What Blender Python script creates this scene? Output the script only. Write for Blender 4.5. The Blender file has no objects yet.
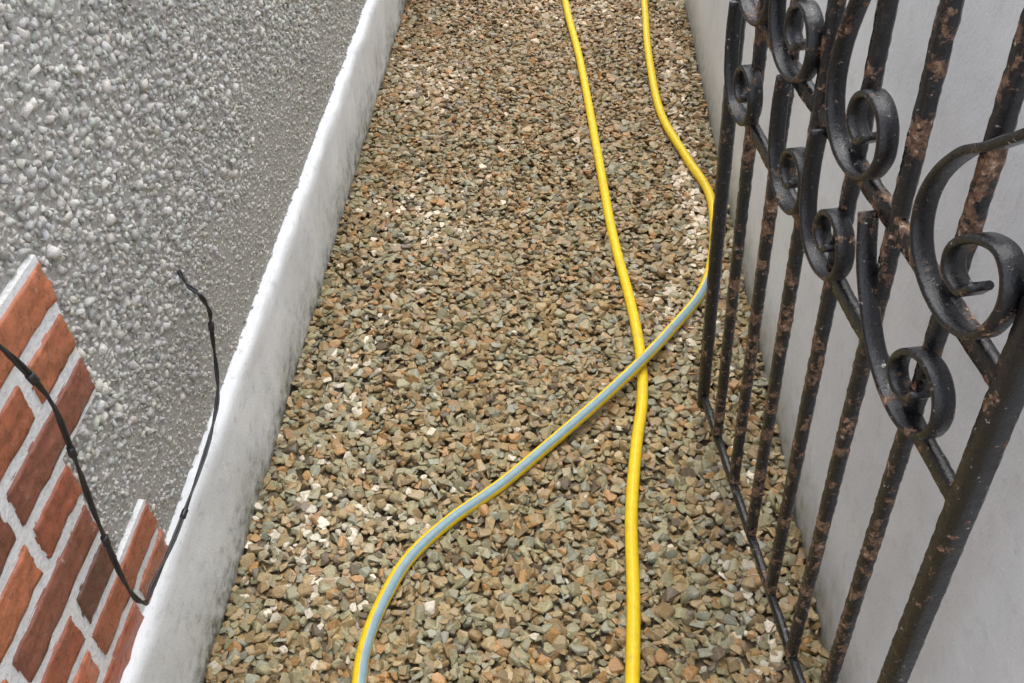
import bpy, math, random, bmesh
import numpy as np
from mathutils import Vector, Matrix, noise as mnoise
random.seed(4); rng=np.random.default_rng(7)
sc=bpy.context.scene
COL=sc.collection

# ------------------------------------------------------------------ helpers
def link(o,parent=None):
    COL.objects.link(o)
    if parent: o.parent=parent
    return o
def empty(name):
    return link(bpy.data.objects.new(name,None))
def mesh_np(name,V,F3,mat,parent=None,col=None,smooth=False):
    me=bpy.data.meshes.new(name)
    V=np.asarray(V,dtype=np.float32);F3=np.asarray(F3,dtype=np.int32)
    k=F3.shape[1]
    me.vertices.add(len(V));me.vertices.foreach_set("co",V.ravel())
    me.loops.add(F3.size);me.loops.foreach_set("vertex_index",F3.ravel())
    me.polygons.add(len(F3));me.polygons.foreach_set("loop_start",np.arange(0,F3.size,k,dtype=np.int32))
    me.update(calc_edges=True)
    if col is not None:
        a=me.attributes.new("col",'FLOAT_COLOR','POINT')
        c=np.ones((len(V),4),dtype=np.float32);c[:,:3]=col
        a.data.foreach_set("color",c.ravel())
    if smooth: me.shade_smooth()
    else: me.shade_flat()
    me.materials.append(mat)
    return link(bpy.data.objects.new(name,me),parent)
def mesh_py(name,V,F,mat,parent=None,smooth=False):
    me=bpy.data.meshes.new(name);me.from_pydata([tuple(v) for v in V],[],F);me.update()
    bm=bmesh.new();bm.from_mesh(me);bmesh.ops.recalc_face_normals(bm,faces=bm.faces);bm.to_mesh(me);bm.free()
    if smooth: me.shade_smooth()
    me.materials.append(mat)
    return link(bpy.data.objects.new(name,me),parent)
def grid_box(name,x0,x1,y0,y1,z0,z1,mat,parent=None,bevel=0.0):
    bm=bmesh.new();bmesh.ops.create_cube(bm,size=1)
    for v in bm.verts:
        v.co=Vector(((x0+x1)/2+v.co.x*(x1-x0),(y0+y1)/2+v.co.y*(y1-y0),(z0+z1)/2+v.co.z*(z1-z0)))
    if bevel: bmesh.ops.bevel(bm,geom=bm.edges[:],offset=bevel,segments=3,affect='EDGES',profile=.5)
    me=bpy.data.meshes.new(name);bm.to_mesh(me);bm.free()
    me.materials.append(mat)
    return link(bpy.data.objects.new(name,me),parent)
def catmull(P,n=8):
    P=[Vector(p) for p in P];out=[]
    Q=[P[0]*2-P[1]]+P+[P[-1]*2-P[-2]]
    for i in range(1,len(Q)-2):
        a,b,c,d=Q[i-1],Q[i],Q[i+1],Q[i+2]
        for k in range(n):
            t=k/n
            out.append(.5*((2*b)+(-a+c)*t+(2*a-5*b+4*c-d)*t*t+(-a+3*b-3*c+d)*t*t*t))
    out.append(P[-1]);return out
def sweep(pts,prof,ref,jit=0.0,taper=None):
    V=[];F=[];n=len(pts);m=len(prof);ref=Vector(ref)
    for i,p in enumerate(pts):
        T=(pts[min(i+1,n-1)]-pts[max(i-1,0)]).normalized()
        N=(ref-T*ref.dot(T)).normalized();B=T.cross(N)
        s=taper(i/(n-1)) if taper else 1
        for a,b in prof:
            q=p+N*a*s+B*b*s
            if jit: q=q+Vector(mnoise.noise_vector(q*75))*jit*.7+Vector(mnoise.noise_vector(q*190))*jit*.5
            V.append(q)
    for i in range(n-1):
        for j in range(m):
            F.append((i*m+j,i*m+(j+1)%m,(i+1)*m+(j+1)%m,(i+1)*m+j))
    F.append(tuple(range(m)));F.append(tuple(range((n-1)*m,n*m)))
    return V,F
def rectprof(w,h,c=.22):
    a,b=w/2,h/2;e=min(a,b)*c*2
    return [(-a+e,-b),(a-e,-b),(a,-b+e),(a,b-e),(a-e,b),(-a+e,b),(-a,b-e),(-a,-b+e)]
def roundprof(r,n=16):
    return [(r*math.cos(2*math.pi*i/n),r*math.sin(2*math.pi*i/n)) for i in range(n)]

# ------------------------------------------------------------------ materials
class M:
    def __init__(s,name):
        s.m=bpy.data.materials.new(name);s.m.use_nodes=True;s.t=s.m.node_tree
        s.b=s.t.nodes["Principled BSDF"]
        s.tc=s.n("ShaderNodeTexCoord")
    def n(s,t,**k):
        x=s.t.nodes.new(t)
        for a,v in k.items(): setattr(x,a,v)
        return x
    def l(s,a,b): s.t.links.new(a,b)
    def noise(s,scale,detail=3,rough=.55,vec=None):
        x=s.n("ShaderNodeTexNoise");x.inputs["Scale"].default_value=scale;x.inputs["Detail"].default_value=detail;x.inputs["Roughness"].default_value=rough
        s.l(vec if vec else s.tc.outputs["Object"],x.inputs["Vector"]);return x.outputs["Fac"]
    def ramp(s,fac,stops):
        x=s.n("ShaderNodeValToRGB");cr=x.color_ramp
        while len(cr.elements)<len(stops): cr.elements.new(.5)
        for e,(p,c) in zip(cr.elements,stops):
            e.position=p;e.color=(c,c,c,1) if isinstance(c,(int,float)) else (*c,1)
        s.l(fac,x.inputs[0]);return x.outputs[0]
    def mix(s,fac,a,b,mode='MIX'):
        x=s.n("ShaderNodeMix",data_type='RGBA',blend_type=mode)
        for sock,v in ((x.inputs[0],fac),(x.inputs[6],a),(x.inputs[7],b)):
            if isinstance(v,(int,float)): sock.default_value=v
            elif isinstance(v,tuple): sock.default_value=(*v,1)
            else: s.l(v,sock)
        return x.outputs[2]
    def math(s,op,a,b=None):
        x=s.n("ShaderNodeMath",operation=op)
        for i,v in enumerate((a,b)):
            if v is None: continue
            if isinstance(v,(int,float)): x.inputs[i].default_value=v
            else: s.l(v,x.inputs[i])
        return x.outputs[0]
    def bump(s,h,dist,strength=1,prev=None):
        x=s.n("ShaderNodeBump");x.inputs["Distance"].default_value=dist;x.inputs["Strength"].default_value=strength
        s.l(h,x.inputs["Height"])
        if prev: s.l(prev,x.inputs["Normal"])
        return x.outputs[0]
    def fin(s,base=None,rough=None,normal=None,spec=None,coat=None):
        for k,v in (("Base Color",base),("Roughness",rough),("Normal",normal),("Specular IOR Level",spec),("Coat Weight",coat)):
            if v is None: continue
            if isinstance(v,(int,float)): s.b.inputs[k].default_value=v
            elif isinstance(v,tuple): s.b.inputs[k].default_value=(*v,1)
            else: s.l(v,s.b.inputs[k])
        return s.m
    def xyz(s):
        x=s.n("ShaderNodeSeparateXYZ");s.l(s.tc.outputs["Object"],x.inputs[0]);return x.outputs
    def attr(s,name="col"):
        x=s.n("ShaderNodeAttribute",attribute_name=name);return x.outputs["Color"]

def mat_gravel():
    m=M("gravel_stone");a=m.attr()
    n=m.noise(230,3,.65)
    v=m.ramp(n,[(.3,.70),(.7,1.28)])
    c=m.mix(1,a,v,'MULTIPLY')
    return m.fin(c,m.ramp(n,[(.35,.32),(.7,.62)]),m.bump(n,.0012,.5),.45)
def mat_dash():
    m=M("pebbledash_chips");a=m.attr()
    n=m.noise(420,3,.7)
    c=m.mix(1,a,m.ramp(n,[(.3,.74),(.7,1.18)]),'MULTIPLY')
    big=m.ramp(m.noise(3.5,4,.65),[(.3,.84),(.7,1.08)])
    c=m.mix(1,c,big,'MULTIPLY')
    return m.fin(c,.9,m.bump(n,.002,.9),.15)
def mat_dash_core():
    m=M("pebbledash_render")
    n=m.noise(160,5,.75)
    c=m.ramp(n,[(.3,(.27,.255,.225)),(.55,(.47,.45,.41)),(.8,(.58,.56,.52))])
    return m.fin(c,.9,m.bump(n,.006,.9),.2)
def mat_plinth():
    m=M("painted_plinth");z=m.xyz()[2]
    n1=m.noise(7,5,.65);n2=m.noise(34,6,.72);n3=m.noise(240,3,.6)
    c=m.ramp(n1,[(.3,(.66,.68,.69)),(.7,(.77,.78,.78))])
    c=m.mix(m.ramp(n2,[(.34,.5),(.43,0)]),c,(.45,.46,.45))
    h=m.math('ADD',z,m.math('MULTIPLY',m.math('SUBTRACT',n1,.5),.30))
    g=m.ramp(h,[(.010,1),(.06,.55),(.12,.18),(.2,0)])
    gr=m.ramp(n2,[(.35,(.14,.145,.11)),(.7,(.34,.35,.31))])
    c=m.mix(m.math('MULTIPLY',g,m.ramp(n2,[(.40,1),(.62,.3)])),c,gr)
    c=m.mix(m.ramp(n3,[(.63,0),(.70,.5)]),c,(.32,.32,.31))
    return m.fin(c,.6,m.bump(n3,.0015,.6,m.bump(n2,.003,.6)),.3)
def mat_white_wall():
    m=M("white_painted_render");z=m.xyz()[2]
    n1=m.noise(4,6,.7);n2=m.noise(30,5,.7);n3=m.noise(200,3,.6)
    c=m.ramp(n1,[(.3,(.66,.685,.72)),(.7,(.76,.775,.80))])
    c=m.mix(m.ramp(n2,[(.54,0),(.70,.4)]),c,(.50,.51,.53))
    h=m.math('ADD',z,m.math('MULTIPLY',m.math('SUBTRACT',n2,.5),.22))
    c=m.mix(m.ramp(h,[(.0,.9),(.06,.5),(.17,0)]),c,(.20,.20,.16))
    c=m.mix(m.ramp(n3,[(.67,0),(.73,.5)]),c,(.3,.3,.28))
    return m.fin(c,.55,m.bump(n3,.001,.5,m.bump(n2,.003,.5)),.35)
def mat_brick():
    m=M("painted_brick");a=m.attr()
    n=m.noise(60,6,.75)
    c=m.mix(1,a,m.ramp(n,[(.3,.62),(.7,1.3)]),'MULTIPLY')
    n2=m.noise(150,5,.75)
    c=m.mix(m.ramp(n2,[(.57,0),(.67,.5)]),c,(.12,.055,.038))
    c=m.mix(m.ramp(m.noise(70,5,.8),[(.61,0),(.69,.5)]),c,(.5,.42,.38))
    return m.fin(c,m.ramp(n,[(.35,.2),(.65,.42)]),m.bump(n2,.0025,.7),.5)
def mat_mortar():
    m=M("white_mortar");n=m.noise(120,5,.7)
    c=m.ramp(n,[(.3,(.54,.54,.53)),(.5,(.74,.74,.73)),(.8,(.84,.84,.83))])
    return m.fin(c,.8,m.bump(n,.004,.8),.3)
def mat_iron(name,lo,hi):
    m=M(name)
    n=m.noise(26,6,.74);n2=m.noise(150,5,.75)
    f=m.ramp(n,[(lo,0),(hi,1)])
    rust=m.ramp(n2,[(.32,(.025,.016,.012)),(.48,(.14,.075,.045)),(.60,(.33,.20,.12)),(.66,(.62,.53,.44))])
    c=m.mix(f,(.008,.008,.010),rust)
    c=m.mix(m.ramp(m.noise(85,5,.82),[(.645,0),(.665,.85)]),c,(.58,.56,.54))
    r=m.mix(f,m.ramp(n2,[(.3,.14),(.7,.34)]),(.75,.75,.75))
    return m.fin(c,r,m.bump(n2,.0018,.6,m.bump(n,.003,.6)),.65)
def mat_hose(stripe):
    m=M("striped_yellow_hose" if stripe else "plain_yellow_hose")
    n=m.noise(60,4,.65)
    c=m.ramp(n,[(.3,(.68,.46,.010)),(.7,(.80,.57,.018))])
    if stripe:
        uv=m.n("ShaderNodeSeparateXYZ");m.l(m.tc.outputs["UV"],uv.inputs[0])
        d=m.math('ABSOLUTE',m.math('SUBTRACT',uv.outputs[0],.5))
        s=m.ramp(d,[(.098,1),(.106,0)])
        c=m.mix(s,c,m.ramp(n,[(.3,(.19,.29,.32)),(.7,(.25,.36,.38))]))
        s2=m.ramp(m.math('ABSOLUTE',m.math('SUBTRACT',d,.055)),[(.006,.6),(.010,0)])
        c=m.mix(s2,c,(.11,.20,.31))
    c=m.mix(m.ramp(m.noise(25,5,.75),[(.55,0),(.70,.4)]),c,(.30,.22,.08))
    return m.fin(c,.42,m.bump(n,.0006,.4),.4)
def mat_simple(name,col,rough=.5,sc_=80):
    m=M(name);n=m.noise(sc_,4,.65)
    c=m.ramp(n,[(.3,tuple(x*.7 for x in col)),(.7,tuple(min(1,x*1.25) for x in col))])
    return m.fin(c,rough,m.bump(n,.001,.5))

# ------------------------------------------------------------------ chunk scatter
def proto(n,flat,seed,cube=.5,bev=0):
    r=random.Random(seed);bm=bmesh.new()
    for i in range(n):
        v=Vector((r.gauss(0,1),r.gauss(0,1),r.gauss(0,.8))).normalized()
        w=Vector([max(-1,min(1,c*1.6)) for c in v]);v=v.lerp(w,cube)
        v=Vector((v.x,v.y,v.z*flat))
        bm.verts.new(v)
    k=r.uniform(.62,.95)
    for v in bm.verts: v.co.y*=k
    bmesh.ops.convex_hull(bm,input=bm.verts[:])
    bmesh.ops.delete(bm,geom=[v for v in bm.verts if not v.link_faces],context='VERTS')
    if bev:
        bmesh.ops.dissolve_limit(bm,angle_limit=math.radians(14),verts=bm.verts[:],edges=bm.edges[:])
        bmesh.ops.bevel(bm,geom=bm.edges[:],offset=bev,segments=1,affect='EDGES',clamp_overlap=True)
    bmesh.ops.triangulate(bm,faces=bm.faces[:])
    bm.verts.index_update()
    V=np.array([v.co[:] for v in bm.verts]);F=np.array([[v.index for v in f.verts] for f in bm.faces]);bm.free()
    V-=V.mean(0)
    return V,F
def rot(a,b,c):
    ca,sa,cb,sb,cc,s_=np.cos(a),np.sin(a),np.cos(b),np.sin(b),np.cos(c),np.sin(c)
    z=np.zeros_like(a);o=np.ones_like(a)
    Rx=np.stack([o,z,z,z,ca,-sa,z,sa,ca],-1).reshape(-1,3,3)
    Ry=np.stack([cb,z,sb,z,o,z,-sb,z,cb],-1).reshape(-1,3,3)
    Rz=np.stack([cc,-s_,z,s_,cc,z,z,z,o],-1).reshape(-1,3,3)
    return Rx@Ry@Rz
def scatter(name,P,S,Rm,C,protos,mat,parent=None,smooth=False):
    Vs=[];Fs=[];Cs=[];off=0;idx=rng.integers(0,len(protos),len(P))
    for k,(V,F) in enumerate(protos):
        s=np.where(idx==k)[0]
        if not len(s): continue
        W=np.einsum('nij,vj->nvi',Rm[s],V)*S[s][:,None,None]+P[s][:,None,:]
        Vs.append(W.reshape(-1,3))
        Fs.append((F[None]+(np.arange(len(s))*len(V))[:,None,None]).reshape(-1,3)+off)
        Cs.append(np.repeat(C[s],len(V),axis=0));off+=len(s)*len(V)
    return mesh_np(name,np.concatenate(Vs),np.concatenate(Fs),mat,parent,np.concatenate(Cs),smooth)
def jgrid(x0,x1,y0,y1,p,j=.5):
    xs=np.arange(x0,x1,p);ys=np.arange(y0,y1,p);X,Y=np.meshgrid(xs,ys)
    X=X.ravel()+rng.uniform(-j,j,X.size)*p;Y=Y.ravel()+rng.uniform(-j,j,Y.size)*p
    return np.clip(X,x0,x1),np.clip(Y,y0,y1)

LX=-.55   # plinth face
WX=-.565  # left wall plane
RX=.506   # right wall plane
# ------------------------------------------------------------------ ground + gravel
g=mesh_py("ground",[(-30,-30,-.03),(30,-30,-.03),(30,30,-.03),(-30,30,-.03)],[(0,1,2,3)],mat_simple("ground_soil",(.16,.14,.11),.9,12))
gravel=empty("gravel_path")
mesh_py("gravel_bed",[(LX-.04,-.9,-.004),(RX+.04,-.9,-.004),(RX+.04,7,-.004),(LX-.04,7,-.004)],[(0,1,2,3)],mat_simple("gravel_bed_grit",(.11,.08,.045),.9,200),gravel)
mg=mat_gravel()
gp0=[proto(random.choice([8,9,10]),random.uniform(.3,.6),i,.6) for i in range(20)]
gp1=[proto(random.choice([9,10,11,12]),random.uniform(.3,.62),50+i,.6,.12) for i in range(36)]
pal=np.array([(.235,.158,.068),(.305,.222,.105),(.235,.208,.112),(.235,.228,.158),(.315,.175,.063),(.52,.46,.35),(.115,.084,.048),(.28,.24,.135)])
pp=np.array([.21,.25,.21,.09,.07,.012,.048,.11]);pp=pp/pp.sum()
for L,(pitch,zz) in enumerate([(.0175,.001),(.0145,.0075)]):
    X,Y=jgrid(LX+.004,RX-.004,-.5,6.0 if L==0 else 5.0,pitch,.6);N=len(X)
    Z=zz+rng.uniform(-.003,.003,N)+.003*np.sin(X*9+Y*3)+.002*np.sin(Y*11-X*7)
    S=np.clip(rng.lognormal(math.log(.0112),.28,N),.0055,.0185)
    t=.25
    Rm=rot(rng.normal(0,t,N),rng.normal(0,t,N),rng.uniform(0,6.28,N))
    ci=rng.choice(len(pal),N,p=pp)
    def gs(cx,cy,sx,sy): return np.exp(-((X-cx)/sx)**2-((Y-cy)/sy)**2)
    pale=.50*gs(-.33,2.05,.14,.16)+1.3*gs(.405,2.08,.03,.32)+.9*gs(.33,1.72,.045,.12)+.55*gs(-.38,1.02,.15,.12)+.5*gs(.40,.95,.05,.25)+.55*gs(-.42,1.45,.05,.25)+.7*gs(-.40,2.85,.12,.2)+.5*gs(.42,2.9,.05,.5)+.4*gs(.1,3.4,.3,.2)
    pale=np.clip(pale*(.75+.5*np.sin(X*61+Y*23)*np.sin(Y*47-X*31)),0,1)
    pick=rng.uniform(0,1,N)<pale*.6
    ci=np.where(pick,5,ci)
    C=pal[ci]*rng.uniform(.78,1.24,N)[:,None]
    C=C*(1+.3*pale[:,None])+.09*pale[:,None]
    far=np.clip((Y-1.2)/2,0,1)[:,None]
    C=C*(1-far*.20*np.array([.5,1,1.5]))  # farther stones browner, with the alley's dimmer light put into their colour
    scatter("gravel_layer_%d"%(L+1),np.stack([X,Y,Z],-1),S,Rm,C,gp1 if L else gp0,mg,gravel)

# ------------------------------------------------------------------ left house wall
house=empty("pebbledash_house_wall")
core=mat_dash_core();dm=mat_dash();mo=mat_mortar();mb=mat_brick()
HT=1.95
grid_box("render_core",-3,WX-.010,-.03,7,-.03,HT,core,house)
CT=.859;CH=.0745
def brick_end(z):
    i=math.floor((CT-z)/CH)
    return .80 if (i//3)%2==0 else .69
Y,Z=jgrid(.66,4.3,.275,1.25,.0080,.6)
be=np.array([brick_end(z) for z in Z])+rng.normal(0,.005,len(Z))
k=Y>be+.002;Y=Y[k];Z=Z[k];N=len(Y)
fine=np.clip((.62-Z+.06*np.sin(Y*5)+.05*np.sin(Y*13+Z*9))/.2,0,1)*np.clip(1.6-Y*.35,0.2,1)
S=np.clip(rng.lognormal(math.log(.0055),.34,N),.003,.0112)*(1-.36*fine)
Xc=WX-.0114+rng.uniform(-.0025,.0025,N)*(1-.4*fine)
b=rng.choice([.48,.56,.62,.70,.34],N,p=[.22,.33,.26,.12,.07])
b=b*(1-fine)+(.54+(b-.56)*.6)*fine
tint=np.stack([1.035+rng.normal(0,.03,N),1+rng.normal(0,.015,N),.91+rng.normal(0,.03,N)],-1)
C=np.clip(b[:,None]*tint,0.02,.85)
Rm=rot(rng.uniform(0,6.28,N),rng.uniform(0,6.28,N),rng.uniform(0,6.28,N))
dp=[proto(random.choice([9,10,11,12]),random.uniform(.55,.9),100+i,.45) for i in range(24)]
scatter("pebbledash_chips",np.stack([Xc,Y,Z],-1),S,Rm,C,dp,dm,house,True)
def brick_mesh():
    V=[];F=[];C=[]
    cols=[(.38,.11,.06),(.42,.135,.07),(.33,.10,.055),(.24,.085,.055),(.44,.15,.075),(.18,.076,.052)]
    r=random.Random(11)
    for i in range(-14,8):
        z1=CT-i*CH-.0075;z0=CT-(i+1)*CH+.0075
        y=(.80 if (i//3)%2==0 else .69)+r.uniform(-.004,.004)
        L=.215 if i%2==0 else .1025
        while y>0.0:
            ya=max(y-L,-.02)
            b=bmesh.new();bmesh.ops.create_cube(b,size=1)
            for v in b.verts: v.co=Vector((WX-.021+v.co.x*.044,(y+ya)/2+v.co.y*(y-ya),(z0+z1)/2+v.co.z*(z1-z0)))
            bmesh.ops.bevel(b,geom=b.edges[:],offset=.003,segments=2,affect='EDGES')
            big=[e for e in b.edges if e.calc_length()>.03]
            bmesh.ops.subdivide_edges(b,edges=big,cuts=9,use_grid_fill=True)
            for v in b.verts:
                v.co+=Vector(mnoise.noise_vector(v.co*55))*.0028+Vector(mnoise.noise_vector(v.co*160))*.0016
            bmesh.ops.triangulate(b,faces=b.faces[:]);b.verts.index_update()
            o=len(V);V+= [v.co[:] for v in b.verts];F+=[[v.index+o for v in f.verts] for f in b.faces]
            c=np.array(r.choice(cols))*r.uniform(.8,1.2);C+=[c]*len(b.verts);b.free()
            y=ya-.016;L=.215
    mesh_np("brick_quoins",V,F,mb,house,np.array(C),smooth=True)
brick_mesh()
bl=-15
while bl<8:
    ye=.80 if (bl//3)%2==0 else .69
    z1=CT-bl*CH;z0=CT-(bl+3)*CH
    if z1<HT: grid_box("mortar",WX-.03,WX-.0015,-.028,ye-.003,z0+.0005,z1-.0005,mo,house)
    bl+=3
mp=mat_plinth()
ny=700;prof=[(-.04,.0),(0,.0),(0,.03),(0,.06),(0,.09),(0,.12),(0,.15),(0,.18),(0,.21),(0,.24),(0,.262),(-.003,.273),(-.008,.280),(-.03,.288)]
V=[];F=[]
for i in range(ny+1):
    y=-.03+7.03*i/ny
    for j,(dx,z) in enumerate(prof):
        q=Vector((0,y*6,z*6));q2=Vector((3,y*28,z*28))
        d=mnoise.noise(q)*.005+mnoise.noise(q2)*.002
        zz=z-.03 if z==0 else z+(mnoise.noise(Vector((9,y*9,0)))*.006+mnoise.noise(Vector((9,y*45,0)))*.004 if z>.25 else 0)
        V.append((LX+dx+(d if dx>-.02 else 0),y,zz))
m_=len(prof)
for i in range(ny):
    for j in range(m_-1): F.append((i*m_+j,(i+1)*m_+j,(i+1)*m_+j+1,i*m_+j+1))
mesh_py("plinth",V,F,mp,house,True)

# ------------------------------------------------------------------ right wall
rw=empty("white_garden_wall")
mw=mat_white_wall()
WH=1.32
ny,nz=300,60;V=[];F=[]
for i in range(ny+1):
    for j in range(nz+1):
        y=-.5+7.5*i/ny;z=-.03+(WH+.02)*j/nz
        d=mnoise.noise(Vector((5,y*3,z*3)))*.004+mnoise.noise(Vector((5,y*14,z*14)))*.0015
        V.append((RX+.001+d,y,z))
for i in range(ny):
    for j in range(nz): F.append((i*(nz+1)+j,(i+1)*(nz+1)+j,(i+1)*(nz+1)+j+1,i*(nz+1)+j+1))
mesh_py("render_face",V,F,mw,rw,True)
grid_box("wall_body",RX+.012,RX+.22,-.5,7,-.03,WH-.005,mw,rw)
grid_box("coping",RX-.02,RX+.25,-.52,7.02,WH-.003,WH+.06,mw,rw,.008)

# ------------------------------------------------------------------ gate
gate=empty("wrought_iron_gate")
P0=Vector((.343,1.357,.08));U=Vector((.139,-.990,0)).normalized();Vv=Vector((-.073,.023,.997)).normalized();Nn=U.cross(Vv).normalized()
def G(s,h,o=0): return P0+U*s+Vv*h+Nn*o
mi=mat_iron("black_iron_paint",.59,.62);mr=mat_iron("rusty_iron_paint",.525,.56)
def line(a,b,n): return [a.lerp(b,i/n) for i in range(n+1)]
W=.825
def part(name,pts,prof,mat,jit=.0008,ref=None,smooth=True):
    V,F=sweep(pts,prof,ref or Nn,jit);return mesh_py(name,V,F,mat,gate,smooth)
part("hinge_stile",line(G(W,-.03),G(W,1.34),260),rectprof(.027,.027),mi,.0012)
part("latch_stile",line(G(0,-.03),G(0,1.34),260),rectprof(.022,.022),mi,.0010)
for nm,h,hh in (("bottom_rail",0,.02),("lock_rail",.695,.024),("scroll_rail",.853,.026),("top_rail",1.33,.024)):
    part(nm,line(G(.010,h),G(W-.012,h),160),rectprof(.013,hh),mr if h==.853 else mi,.0012)
for i in range(1,7):
    part("bar_%d"%i,line(G(W*i/7,.004,.001*(i%2)),G(W*i/7,1.33,.001*(i%2)),260),rectprof(.0175,.0175),mr,.0014)
sp=rectprof(.022,.008,.3)
def scroll(name,pts,o=.015):
    p=catmull([(a,b,0) for a,b in pts],9)
    part(name,[G(q.x,q.y,o) for q in p],sp,mi,.0003)
TL=[(.0,.853),(-.004,.80),(.004,.745),(.030,.712),(.070,.704),(.108,.718),(.126,.750),(.117,.782),(.087,.792),(.058,.775),(.054,.748),(.076,.738),(.092,.752)]
for i,(x,s) in enumerate([(.035,1.),(.262,.98),(.395,1.0)]):
    scroll("lower_scroll_%d"%(i+1),[(x+a*s,b) for a,b in TL])
scroll("lower_scroll_4",[(.552,.846),(.571,.795),(.603,.752),(.635,.723),(.682,.705),(.725,.706),(.760,.728),(.775,.763),(.765,.792),(.738,.802),(.703,.787),(.682,.757),(.690,.735),(.715,.736),(.733,.757)])
TU=[(.03,1.06),(.0,1.0),(-.012,.945),(-.004,.90),(.022,.871),(.062,.864),(.102,.880),(.124,.915),(.116,.950),(.086,.963),(.055,.945),(.050,.917),(.072,.905),(.090,.920)]
for i,x in enumerate([.055,.215,.43]):
    scroll("upper_scroll_%d"%(i+1),[(x+.17,1.145),(x+.10,1.125)]+[(x+a*1.05,b) for a,b in TU])
scroll("upper_scroll_4",[(.86-.05,1.20),(.795,1.10),(.739,1.041),(.695,1.006),(.663,.961),(.655,.918),(.670,.884),(.707,.864),(.750,.864),(.788,.886),(.806,.921),(.806,.952),(.785,.970),(.750,.958),(.722,.930),(.724,.905),(.750,.902),(.768,.922)])
for i,h in enumerate((.2,1.15)):
    a=G(W,h);V,F=sweep(line(a,Vector((RX+.006,a.y,a.z)),10),roundprof(.007,12),(0,0,1));mesh_py("hinge_pin_%d"%(i+1),V,F,mi,gate,True)

# ------------------------------------------------------------------ hoses
def hose(name,pts,r,stripe,tw=None):
    par=empty(name)
    c=catmull(pts,10);n=len(c);m=20
    V=[];F=[];UV=[]
    for i,p in enumerate(c):
        T=(c[min(i+1,n-1)]-c[max(i-1,0)]).normalized();B=Vector((0,0,1)).cross(T).normalized();Nz=T.cross(B)
        for j in range(m+1):
            a=2*math.pi*j/m
            V.append(p+B*math.sin(a)*r+Nz*math.cos(a)*r)
    for i in range(n-1):
        t0=tw(i/(n-1)) if tw else 0;t1=tw((i+1)/(n-1)) if tw else 0
        for j in range(m):
            F.append((i*(m+1)+j,i*(m+1)+j+1,(i+1)*(m+1)+j+1,(i+1)*(m+1)+j))
            UV.append([(j,t0,i),(j+1,t0,i),(j+1,t1,i+1),(j,t1,i+1)])
    me=bpy.data.meshes.new(name+"_tube");me.from_pydata([tuple(v) for v in V],[],F);me.update()
    uv=me.uv_layers.new(name="UVMap")
    for p,us in zip(me.polygons,UV):
        base=math.floor((us[0][0]+.5)/m-us[0][1]+.5)
        for li,(j,t,i) in zip(p.loop_indices,us): uv.data[li].uv=(j/m-t+.5-base,i/n)
    me.shade_smooth();me.materials.append(mat_hose(stripe))
    link(bpy.data.objects.new("tube",me),par)
zb=.0205
h1=[(-.05,5.8),(.0,4.3),(.053,3.456),(.104,2.97),(.149,2.4),(.179,2.006),(.213,1.723),(.227,1.548),(.224,1.401),(.203,1.258),(.184,1.081),(.179,.907),(.169,.749),(.15,.55),(.12,.2)]
hose("yellow_hose",[(x,y,zb+.001*math.sin(y*9)) for x,y in h1],.0125,False)
h2=[(.33,5.8,zb),(.36,4.3,zb),(.352,3.469,zb),(.341,3.055,zb),(.352,2.643,zb),(.407,2.384,zb),(.454,2.205,zb),(.455,2.062,zb),(.43,1.889,zb),(.385,1.749,.024),(.298,1.600,.037),(.222,1.483,.047),(.131,1.373,.038),(.025,1.256,.026),(-.073,1.148,zb),(-.165,1.059,zb),(-.232,.973,zb),(-.267,.887,zb),(-.285,.808,zb),(-.287,.73,zb),(-.27,.6,zb),(-.2,.4,zb),(-.1,.1,zb)]
def tw(t):
    k=t*22
    a=max(0,min(1,(k-6.6)/2.2));a=a*a*(3-2*a)
    e=max(0,min(1,(k-15)/3))
    return .5-.5*a + .055*a + .05*e
hose("yellow_hose.001",h2,.0125,True,tw)

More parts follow.
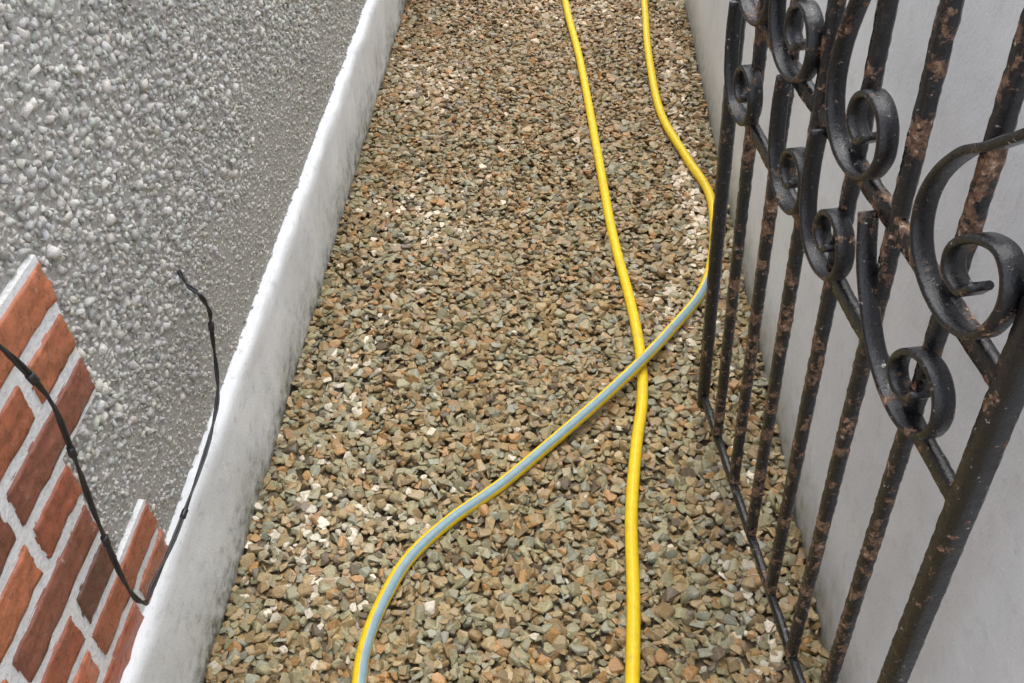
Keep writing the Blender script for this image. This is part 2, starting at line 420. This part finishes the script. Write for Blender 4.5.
# ------------------------------------------------------------------ cable
cab=empty("electric_cable")
cb=[(1.092,.548),(1.099,.510),(1.097,.469),(1.081,.404),(1.038,.365),(.949,.342),(.805,.327),(.701,.341),(.661,.360),(.648,.425),(.662,.549),(.671,.655),(.672,.756),(.652,.848),(.630,.898),(.58,.96),(.5,1.0)]
mc=mat_simple("black_cable",(.02,.02,.022),.35,60)
pts=[Vector((-.573,1.118,.576)),Vector((-.556,1.100,.562))]+[Vector((-.538+.004*math.sin(k*1.7),y,z)) for k,(y,z) in enumerate(cb)]
c=catmull(pts,14)
for s in (0,1):
    q=[]
    for i,p in enumerate(c):
        a=i*.22+s*math.pi;q.append(p+Vector((math.cos(a)*.0018,math.sin(a)*.0017,math.sin(a)*.0017)))
    V,F=sweep(q,roundprof(.0021,10),(1,0,0),.0006);mesh_py("strand_%d"%(s+1),V,F,mc,cab,True)
for k in (54,109,164,184,202):
    p=c[k];T=(c[k+1]-c[k-1]).normalized()
    V,F=sweep([p-T*.007,p-T*.003,p+T*.003,p+T*.007],roundprof(.0050,10),(1,0,0),.001);mesh_py("tape_%d"%k,V,F,mc,cab,True)

# ------------------------------------------------------------------ light, camera
w=bpy.data.worlds.new("World");sc.world=w;w.use_nodes=True;nt=w.node_tree
bg=nt.nodes["Background"];sky=nt.nodes.new("ShaderNodeTexSky");sky.sky_type='NISHITA';sky.sun_disc=False
EL=66
sky.sun_elevation=math.radians(EL);sky.sun_rotation=0;sky.dust_density=3
hs=nt.nodes.new("ShaderNodeHueSaturation");hs.inputs["Saturation"].default_value=.28
nt.links.new(sky.outputs[0],hs.inputs["Color"]);nt.links.new(hs.outputs[0],bg.inputs[0]);bg.inputs[1].default_value=.49
sl=bpy.data.lights.new("sun",'SUN');sl.energy=.9;sl.angle=math.radians(80);sl.color=(1,.985,.96)
so=link(bpy.data.objects.new("sun",sl));so.rotation_euler=(-math.radians(90-EL),0,0)
cam=bpy.data.cameras.new("camera");co=link(bpy.data.objects.new("camera",cam))
cam.lens=930/1024*36;cam.clip_start=.02;cam.clip_end=200
co.location=(0,0,1.5);co.rotation_euler=(math.pi/2-math.atan(878/930),0,math.radians(2.46))
sc.camera=co
sc.view_settings.view_transform='Standard';sc.view_settings.look='None';sc.view_settings.exposure=0
